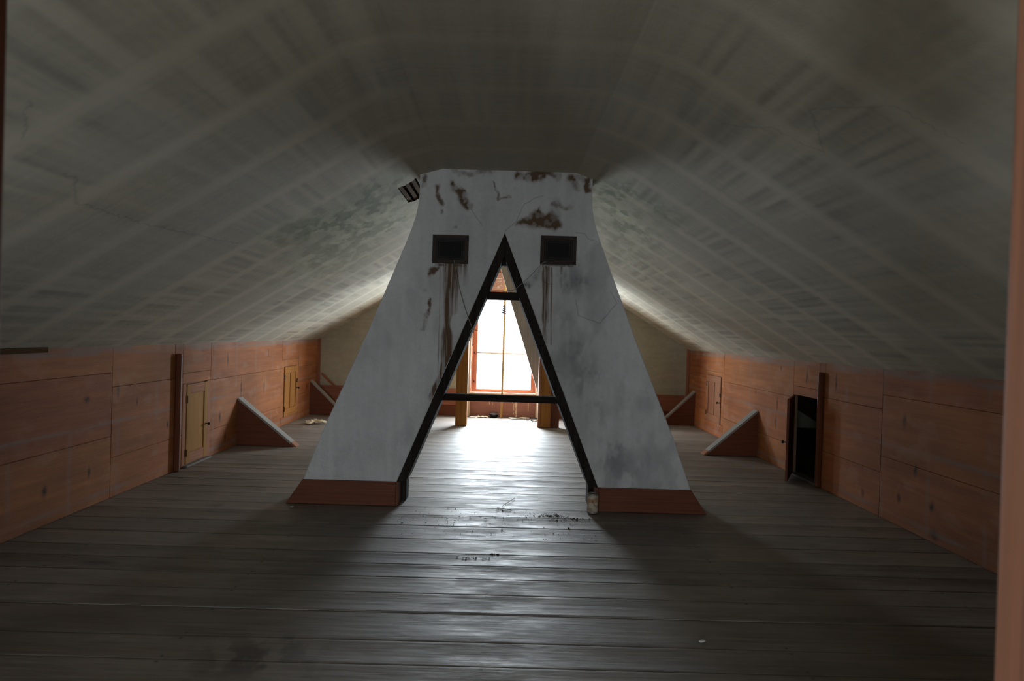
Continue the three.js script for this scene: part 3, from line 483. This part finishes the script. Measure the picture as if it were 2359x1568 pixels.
// ------------------------------------------------------------------ the end behind the camera: gable with a window, door posts the camera looks between, low boards added to shade the walls
{
  const rear = structure('wall_front', 'plaster gable behind the camera', 'wall');
  part('plaster', wallShape(REAR - 0.2, 0.2, [[-1.18, -0.32, 0.39, 1.35]]), M.gable, rear);
  sashWindow(2, 'plain sash window in the gable behind the camera', -1.13, -0.37, 0.44, 1.30, REAR - 0.06, 2, 2, 0.048, M.windowRed, 0.02, 1);
}
trim('upright reddish door post close before the camera, next to the wall with the open doorway', woodUV(box(0.453, 0.54, 0.002, 2.80, 0.58, 0.708, 0.005), 'y'), M.jambWood);
trim('unseen low board added beside the reddish door post to shade the near wall', woodUV(box(0.545, HALF + 0.01, 0.002, 1.26, 0.60, 0.64), 'x'), M.redBoard);  // added out of view to keep rear window light off the near wall
trim('unseen low board added to shade the near wall on the side of the yellow door', woodUV(box(-HALF - 0.01, -1.6, 0.002, 1.26, 0.60, 0.64), 'x'), M.redBoard);  // second added board out of view, darkens the near wall by the yellow door
trim('upright dark door post close before the camera, next to the wall with the yellow door', woodUV(box(-0.54, -0.446, 0.002, 2.80, 0.58, 0.699, 0.003), 'y'), M.redWood);

// ------------------------------------------------------------------ the chimney: two leaning flues that join under the ceiling
let chimneyThing;
const CX = -0.025, CD = 6.68, CT = 0.45;
{
  const chimney = thing('chimney', 'white plastered double chimney leaning together like an inverted letter V, streaked with rust', 'chimney');
  chimneyThing = chimney;
  const outer = [[1.75, 0], [1.655, 0.2], [1.5, 0.62], [1.14, 1.48], [0.94, 1.98], [0.83, 2.26], [0.79, 2.37], [0.757, 2.48], [0.739, 2.58], [0.734, 2.68], [0.737, 2.93]], innerR = [[0, 2.346], [0.86, 0.2], [0.86, 0.0]];
  const pts = [...outer.map(([x, y]) => [CX + x, y]), ...outer.slice().reverse().map(([x, y]) => [CX - x, y]), ...innerR.slice().reverse().map(([x, y]) => [CX - x, y]), ...innerR.slice(1).map(([x, y]) => [CX + x, y])];
  part('plastered_flues', prism(pts, CD, CT, 0.008), M.chimney, chimney);
  for (const s of [-1, 1]) {
    const X = (x) => CX + s * x, face = (p, d, t) => prism((s > 0 ? p : p.slice().reverse()).map(([x, y]) => [X(x), y]), d, t, 0.002);
    part('skirting_board', woodUV(face([[0.862, 0.002], [1.79, 0.002], [1.655, 0.205], [0.862, 0.205]], CD - 0.022, 0.022), 'x'), M.redWood, chimney);
    part('skirting_board', woodUV(face([[0.862, 0.002], [1.79, 0.002], [1.655, 0.205], [0.862, 0.205]], CD + CT, 0.022), 'x'), M.redWood, chimney);
    part('skirting_board', woodUV(face([[1.75, 0.002], [1.79, 0.002], [1.655, 0.205], [1.625, 0.205]], CD + 0.001, CT - 0.002), 'z'), M.redWood, chimney);
    part('skirting_board', woodUV(box(X(0.84), X(0.861), 0.002, 0.205, CD - 0.02, CD + CT + 0.02, 0.003), 'z'), M.redWood, chimney);
  }
  // soot doors: stepped cast-iron frames with a plate
  for (const [x0, x1, y0, y1] of [[-0.635, -0.330, 2.072, 2.314], [0.281, 0.586, 2.090, 2.334]]) {
    const w = x1 - x0, h = y1 - y0, o = new THREE.Group(); o.name = 'soot_door'; o.position.set((x0 + x1) / 2, (y0 + y1) / 2, -CD); o.userData.label = 'rusty black cast-iron soot door'; chimney.add(o);
    const ring = (W, H, t, z0, z1, r) => { const s = new THREE.Shape([[-W / 2, -H / 2], [W / 2, -H / 2], [W / 2, H / 2], [-W / 2, H / 2]].map((p) => new THREE.Vector2(...p))); s.holes.push(new THREE.Path([[-W / 2 + t, -H / 2 + t], [-W / 2 + t, H / 2 - t], [W / 2 - t, H / 2 - t], [W / 2 - t, -H / 2 + t]].map((p) => new THREE.Vector2(...p)))); return new THREE.ExtrudeGeometry(s, { depth: z1 - z0, bevelEnabled: true, bevelSize: r, bevelThickness: r, bevelOffset: -r, bevelSegments: 2 }).translate(0, 0, z0); };
    part('outer_frame', ring(w, h, 0.034, 0.002, 0.016, 0.004), M.rustIron, o);
    part('inner_frame', ring(w - 0.06, h - 0.06, 0.02, 0.0, 0.008, 0.003), M.castIron, o);
    part('plate', new RoundedBoxGeometry(w - 0.09, h - 0.09, 0.008, 1, 0.003).translate(0, 0, 0.0045), M.castIron, o);
    part('plate_rim', ring(w - 0.105, h - 0.105, 0.007, 0.006, 0.010, 0.002), M.rustIron, o);
    const rv = []; for (const sx of [-1, 1]) for (const sy of [-1, 1]) rv.push(new THREE.SphereGeometry(0.008, 10, 6).scale(1, 1, 0.6).translate(sx * (w / 2 - 0.018), sy * (h / 2 - 0.018), 0.021));
    rv.forEach((q) => part('rivet', q, M.rustIron, o));
    part('latch', new RoundedBoxGeometry(0.03, 0.012, 0.014, 1, 0.003).translate(0, -h / 2 + 0.04, 0.016), M.rustIron, o);
  }
}
// timber frame lining the gap between the flues
{
  const frame = chimneyThing;
  const k = 0.86 / (2.346 - 0.2), ft = 0.078;
  for (const s of [-1, 1]) {
    const P = [[0.0, 2.346], [0.858, 0.206], [0.858 - ft, 0.206], [0.0, 2.346 - ft / k]].map(([x, y]) => [CX + s * x, y]);
    part('strut', woodUV(prism(s > 0 ? P.reverse() : P, CD + 0.012, CT - 0.02, 0.003), 'y'), M.darkTimber, frame);
    part('strut_foot', woodUV(box(CX + s * 0.838, CX + s * 0.80, 0.002, 0.204, CD + 0.22, CD + 0.40, 0.003), 'y'), M.darkTimber, frame);
  }
  const at = (y) => (2.346 - ft / k - y) * k + 0.012;
  for (const [y0, y1, d0, d1] of [[0.895, 0.953, CD + 0.16, CD + 0.24], [1.786, 1.856, CD + 0.2, CD + 0.28], [2.085, 2.20, CD + 0.2, CD + 0.3]]) {
    const a = at(y0), b = at(y1); part('cross_brace', woodUV(prism([[CX - a, y0], [CX + a, y0], [CX + b, y1], [CX - b, y1]], d0, d1 - d0, 0.003), 'x'), M.darkTimber, frame);
  }
}

// ------------------------------------------------------------------ triangular boxed braces along the knee walls
function braceBox(label, side, d0, d1, reach, height, group) {
  const o = thing('brace_box', label, 'brace', group); o.position.set(side * (HALF - 0.001), 0, -d0);
  const T = d1 - d0, tri = side < 0 ? [[0, 0.004], [reach - 0.03, 0.004], [0, height - 0.03]] : [[0, height - 0.03], [-(reach - 0.03), 0.004], [0, 0.004]];
  const shape = new THREE.Shape(tri.map((p) => new THREE.Vector2(...p)));
  const plate = (z) => new THREE.ExtrudeGeometry(shape, { depth: 0.018, bevelEnabled: false }).translate(0, 0, -z - 0.018);
  part('side_board', woodUV(plate(0.004), 'x'), M.redWood, o); part('side_board', woodUV(plate(T - 0.022), 'x'), M.redWood, o);
  const len = Math.hypot(reach, height), a = Math.atan2(height, reach);
  const top = part('top_board', woodUV(new RoundedBoxGeometry(len * 0.9, 0.026, T, 1, 0.003), 'x'), M.dustyLitWood, o);  // paler grey than the sides: window light on the slope put into colour
  const along = (t) => [side < 0 ? reach * t : -reach * t, height * (1 - t)];
  const n = [Math.sin(a) * 0.011, Math.cos(a) * 0.011];
  let [x, y] = along(0.46); top.position.set(x - (side < 0 ? n[0] : -n[0]), y - n[1], -T / 2); top.rotation.z = side < 0 ? -a : a;
  [x, y] = along(0.955); const end = part('end_block', woodUV(new RoundedBoxGeometry(len * 0.088, 0.026, T, 1, 0.003), 'x'), M.pinkRail, o); end.position.set(x - (side < 0 ? n[0] : -n[0]), y - n[1], -T / 2); end.rotation.z = top.rotation.z;
}
braceBox('triangular boarded roof brace between the yellow door and the far small door', -1, 9.78, 9.94, 0.745, 0.595);
braceBox('triangular boarded roof brace between the open doorway and the far small door', 1, 10.08, 10.24, 0.69, 0.60);
braceBox('triangular boarded roof brace in the gable corner past the yellow door', -1, 13.42, 13.57, 0.62, 0.60);
braceBox('triangular boarded roof brace in the gable corner past the open door', 1, 13.42, 13.57, 0.62, 0.60);

// ------------------------------------------------------------------ posts and panel before the window
for (const s of [-1, 1]) {
  const x0 = s < 0 ? -0.745 : 0.605, x1 = s < 0 ? -0.565 : 0.77, d = s < 0 ? 12.42 : 12.5;
  const o = thing('timber_post', s < 0 ? 'orange brown square post lit by the window, standing clear of the leaning panel' : 'dark brown post with a pale edge board beside the leaning grey panel', 'post');
  part('post', woodUV(box(x0, x1, 0.003, 2.78, d, d + 0.18, 0.006), 'y'), M.orangePost, o);
  if (s > 0) { part('edge_board', woodUV(box(0.565, 0.604, 0.003, 2.78, d - 0.01, d + 0.20, 0.003), 'y'), M.pinkRail, o); part('back_board', woodUV(box(0.772, 0.91, 0.003, 0.75, d + 0.06, d + 0.12, 0.003), 'y'), M.redWood, o); }
}
{
  const o = thing('sloping_panel', 'dusty grey panel in front of the window, tapering to a point at the post', 'panel');
  part('panel', woodUV(prism([[-0.195, 2.84], [0.288, 1.406], [0.57, 0.538], [0.585, 0.5], [0.62, 0.5], [0.62, 2.84]], 13.02, 0.12, 0.006), 'y'), M.dustyLitWood, o);
  part('side_board', woodUV(box(0.621, 1.35, 0.96, 1.42, 13.06, 13.09, 0.004), 'x'), M.dustyLitWood, o);  // unseen board, added to block window light from the right wall
}

// ------------------------------------------------------------------ rope, wires
{
  const strands = []; const N = 3, L0 = 0.004, L1 = FLAT - 0.01;
  for (let k = 0; k < N; k++) { const p = []; for (let i = 0; i <= 150; i++) { const y = mix(L0 + 0.004, L1, i / 150), q = y * 45 + k * 2.094, w = 0.02 * Math.sin(y * 1.1); p.push(new THREE.Vector3(-0.02 + w * 0.3 + 0.009 * Math.cos(q), y, -13.68 + 0.009 * Math.sin(q))); } strands.push(new THREE.TubeGeometry(new THREE.CatmullRomCurve3(p), 300, 0.0105, 6)); }
  const rope = thing('rope', 'yellow twisted rope hanging straight down in front of the bright window', 'rope');
  M.rope = new THREE.MeshStandardMaterial({ color: new THREE.Color(0.42, 0.23, 0.06), roughness: 0.85 });
  strands.forEach((g) => part('strand', g, M.rope, rope));
  const knot = []; for (let i = 0; i <= 60; i++) { const t = i / 60; knot.push([-0.022 + 0.03 * Math.cos(t * 26) * (1 - 0.5 * t), 1.83 + 0.15 * t, -13.68 + 0.03 * Math.sin(t * 26)]); }
  part('knot', tube(knot, 0.013, 160, 6), new THREE.MeshStandardMaterial({ color: new THREE.Color(0.05, 0.05, 0.07), roughness: 0.9 }), rope);
}
{
  const wr = 0.0028, f = -(CD - 0.03);
  const o = thing('wire', 'thin pale wire hanging from the rusty soot door above the widest brown drip', 'wire');
  part('strand', tube([[-0.448, 2.098, -(CD - 0.022)], [-0.435, 2.04, f], [-0.405, 1.90, f], [-0.345, 1.70, f], [-0.277, 1.525, f - 0.02]], wr), M.wire, o);
  part('loop', tube([[-0.277, 1.527, f - 0.02], [-0.296, 1.50, f - 0.02], [-0.292, 1.47, f - 0.02], [-0.279, 1.45, f - 0.02], [-0.268, 1.475, f - 0.02], [-0.266, 1.505, f - 0.02], [-0.279, 1.524, f - 0.02]], wr), M.wire, o);
  part('tail', tube([[-0.277, 1.525, f - 0.02], [-0.24, 1.512, f - 0.04], [-0.195, 1.505, f - 0.06], [-0.15, 1.52, f - 0.06], [-0.118, 1.548, f - 0.06], [-0.112, 1.566, f - 0.06]], wr * 0.8), M.wire, o);
  part('tail', tube([[-0.279, 1.45, f - 0.02], [-0.277, 1.42, f - 0.02], [-0.272, 1.38, f - 0.02]], wr), M.wire, o);
  const p = thing('wire', 'thin pale wire strung from the soot door under the big rust patch', 'wire');
  part('strand', tube([[0.33, 2.112, -(CD - 0.022)], [0.302, 2.098, f], [0.2, 1.985, f], [0.12, 1.91, f], [0.075, 1.872, f - 0.04], [0.02, 1.862, f - 0.2], [-0.03, 1.860, -(CD + 0.21)]], wr), M.wire, p);
  part('end', tube([[0.075, 1.872, f - 0.04], [0.05, 1.862, f - 0.05], [0.03, 1.866, f - 0.05], [0.0, 1.848, f - 0.06]], wr * 0.8), M.wire, p);
}

// ------------------------------------------------------------------ tin can at the foot of the chimney
{
  const o = thing('tin_can', 'old tin can with a faded paper label on the floor against the chimney skirting', 'can'); o.position.set(0.785, 0.003, -6.60);
  const label = colourTexture(256, 128, (u, v, c) => { const n = fbm(u * 10, v * 6, 850, 4), band = smooth(0.55, 0.6, v) * (1 - smooth(0.78, 0.83, v)), st = smooth(0.5, 0.62, n); c[0] = mix(0.52, 0.42, band) * (1 - 0.35 * st); c[1] = mix(0.44, 0.27, band) * (1 - 0.4 * st); c[2] = mix(0.34, 0.14, band) * (1 - 0.45 * st); }, true);
  const tin = new THREE.MeshStandardMaterial({ color: new THREE.Color(0.28, 0.25, 0.22), roughness: 0.5, metalness: 0.6 });
  part('body', new THREE.LatheGeometry([[0, 0], [0.046, 0], [0.049, 0.003], [0.0485, 0.008], [0.0475, 0.012], [0.0475, 0.156], [0.0485, 0.16], [0.049, 0.165], [0.047, 0.167], [0.046, 0.163], [0.045, 0.158], [0, 0.157]].map((p) => new THREE.Vector2(...p)), 36), tin, o);
  const prof = []; for (let i = 0; i <= 16; i++) prof.push(new THREE.Vector2(0.0481 + 0.0006 * Math.sin(i * 1.9), 0.014 + 0.138 * i / 16));
  part('label', new THREE.LatheGeometry(prof, 36), new THREE.MeshStandardMaterial({ map: label, roughness: 0.85 }), o);
}

// ------------------------------------------------------------------ litter
function crumple(w, d, h, seed, n = 12) {                               // a crumpled sheet lying on the floor
  const g = new THREE.PlaneGeometry(w, d, n, n).rotateX(-Math.PI / 2), p = g.attributes.position;
  for (let i = 0; i < p.count; i++) { const x = p.getX(i) / w, z = p.getZ(i) / d; p.setXYZ(i, p.getX(i) + 0.18 * w * (vn(x * 5, z * 5, seed) - 0.5), 0.006 + h * Math.pow(fbm(x * 5 + 3, z * 5, seed + 1, 3), 1.6) * (1 - 0.5 * (Math.abs(x) + Math.abs(z))), p.getZ(i) + 0.18 * d * (vn(x * 5, z * 5, seed + 2) - 0.5)); }
  g.computeVertexNormals(); return g;
}
const paper = new THREE.MeshStandardMaterial({ color: new THREE.Color(0.62, 0.52, 0.36), roughness: 0.9, side: THREE.DoubleSide });
const rag = single('rag', crumple(0.30, 0.22, 0.11, 31, 16), paper, 'crumpled pale yellow rag on the floor near the far small door', 'rag'); rag.position.set(-2.9, 0.001, -12.2); rag.rotation.y = 0.4;
const scraps = [[-0.50, 13.66, 0.13, 0.07, 0.04, 'torn paper scrap at the foot of the window casing by the orange post'], [-0.34, 13.74, 0.18, 0.09, 0.05, 'pale crumpled paper strip below the window beside the dark pot'], [0.30, 13.72, 0.34, 0.14, 0.035, 'wide flat piece of pale paper on the floor right below the paint runs']];
scraps.forEach(([x, d, w, l, h, label], i) => { const m = single('paper_scrap', crumple(w, l, h, 50 + i * 3), paper, label, 'paper', 'scraps under the far window'); m.position.set(x, 0.001, -d); m.rotation.y = 0.3 * i - 0.2; });
{
  const pot = thing('small_pot', 'small dark round pot with a bright rim lying under the window', 'pot'); pot.position.set(-0.15, 0.003, -13.80);
  part('bowl', new THREE.LatheGeometry([[0, 0], [0.05, 0.002], [0.072, 0.02], [0.08, 0.045], [0.076, 0.062], [0.07, 0.06], [0.066, 0.02], [0, 0.012]].map((p) => new THREE.Vector2(...p)), 28), M.darkMetal, pot);
  part('rim', new THREE.TorusGeometry(0.075, 0.004, 8, 30).rotateX(Math.PI / 2).translate(0, 0.064, 0), new THREE.MeshStandardMaterial({ color: new THREE.Color(0.4, 0.42, 0.45), roughness: 0.3, metalness: 0.8 }), pot);
  part('handle', tube([[0.075, 0.055, 0], [0.06, 0.09, 0.02], [0.0, 0.105, 0.03], [-0.06, 0.09, 0.02], [-0.075, 0.055, 0]], 0.0035, 24), M.darkMetal, pot);
}
const leaning = single('leaning_batten', woodUV(new RoundedBoxGeometry(0.76, 0.04, 0.02, 1, 0.004), 'x'), M.brownWood, 'thin batten leaning across the gable corner above the far triangular brace', 'batten'); leaning.position.set(-2.92, 0.435, -13.80); leaning.rotation.z = -0.745;
const scrapOnWall = single('paper_scrap', crumple(0.2, 0.22, 0.03, 71).rotateX(1.35), paper, 'pale paper scrap propped against the corner brace past the open door', 'paper'); scrapOnWall.position.set(2.48, 0.12, -13.62);
// straws and twigs large enough to tell apart
const straw = new THREE.MeshStandardMaterial({ color: new THREE.Color(0.5, 0.47, 0.42), roughness: 0.8 }), twig = new THREE.MeshStandardMaterial({ color: new THREE.Color(0.035, 0.026, 0.02), roughness: 0.9 });
single('straw', tube([[0.02, 0.006, -6.72], [0.06, 0.008, -6.86], [0.12, 0.012, -7.02], [0.13, 0.008, -7.10]], 0.0022, 24), straw, 'pale dry straw lying on the lit boards between the chimney feet', 'straw');
single('straw', tube([[-0.02, 0.004, -6.70], [0.02, 0.005, -6.66], [0.08, 0.007, -6.62], [0.10, 0.004, -6.64]], 0.0022, 24), twig, 'dark curled stalk next to the pale straw between the chimney feet', 'straw');
for (const [x, d, w, label] of [[-1.72, 6.5, 0.03, 'tiny pale chip of plaster in the shadow before the chimney foot by the yellow door'], [1.02, 3.85, 0.035, 'tiny pale chip of plaster alone on the dark foreground boards']]) { const m = single('plaster_chip', new THREE.IcosahedronGeometry(w / 2, 1).scale(1.2, 0.35, 0.7).translate(0, w * 0.18, 0), new THREE.MeshStandardMaterial({ color: new THREE.Color(0.6, 0.58, 0.53), roughness: 0.9 }), label, 'plaster chip'); m.position.set(x, 0.002, -d); m.rotation.y = 0.5; }
{
  const r = rng(99), list = [], put = (x, d, s) => { const g = r() < 0.5 ? new THREE.IcosahedronGeometry(s, 0).scale(1 + r(), 0.5 + 0.4 * r(), 0.6 + r()) : new THREE.CylinderGeometry(s * 0.25, s * 0.18, s * 4, 5).rotateZ(Math.PI / 2 + 0.25 * (r() - 0.5)); g.rotateY(r() * 6.28).translate(x, s * 0.45 + 0.001, -d); list.push(g.index ? g.toNonIndexed() : g); };
  for (let i = 0; i < 210; i++) { const q = r() < 0.5 ? [0.42, 6.46, 0.16, 0.07] : r() < 0.6 ? [0.55, 6.36, 0.2, 0.06] : [0.2, 6.38, 0.5, 0.25]; put(q[0] + q[2] * (r() + r() - 1), q[1] + q[3] * (r() + r() - 1), 0.002 + 0.0055 * r() * r()); }
  for (let i = 0; i < 170; i++) put(-0.8 + 1.55 * r(), 5.7 + 0.93 * r(), 0.002 + 0.0065 * r() * r() * r());
  for (let i = 0; i < 26; i++) put(-0.30 + 0.14 * (r() + r()), 5.16 + 0.05 * r(), 0.002 + 0.003 * r());
  for (let i = 0; i < 14; i++) put(-0.06 + 0.06 * r(), 5.27 + 0.02 * r(), 0.003 + 0.005 * r());
  for (let i = 0; i < 160; i++) put(0.42 + 0.6 * r(), 13.9 - 0.9 * r() * r(), 0.004 + 0.008 * r());
  const m = single('floor_debris', mergeGeometries(list), twig, 'dark crumbs of leaves, twigs and dirt scattered on the floorboards', 'debris'); m.userData.kind = 'stuff';
}

renderer.render(scene, camera);
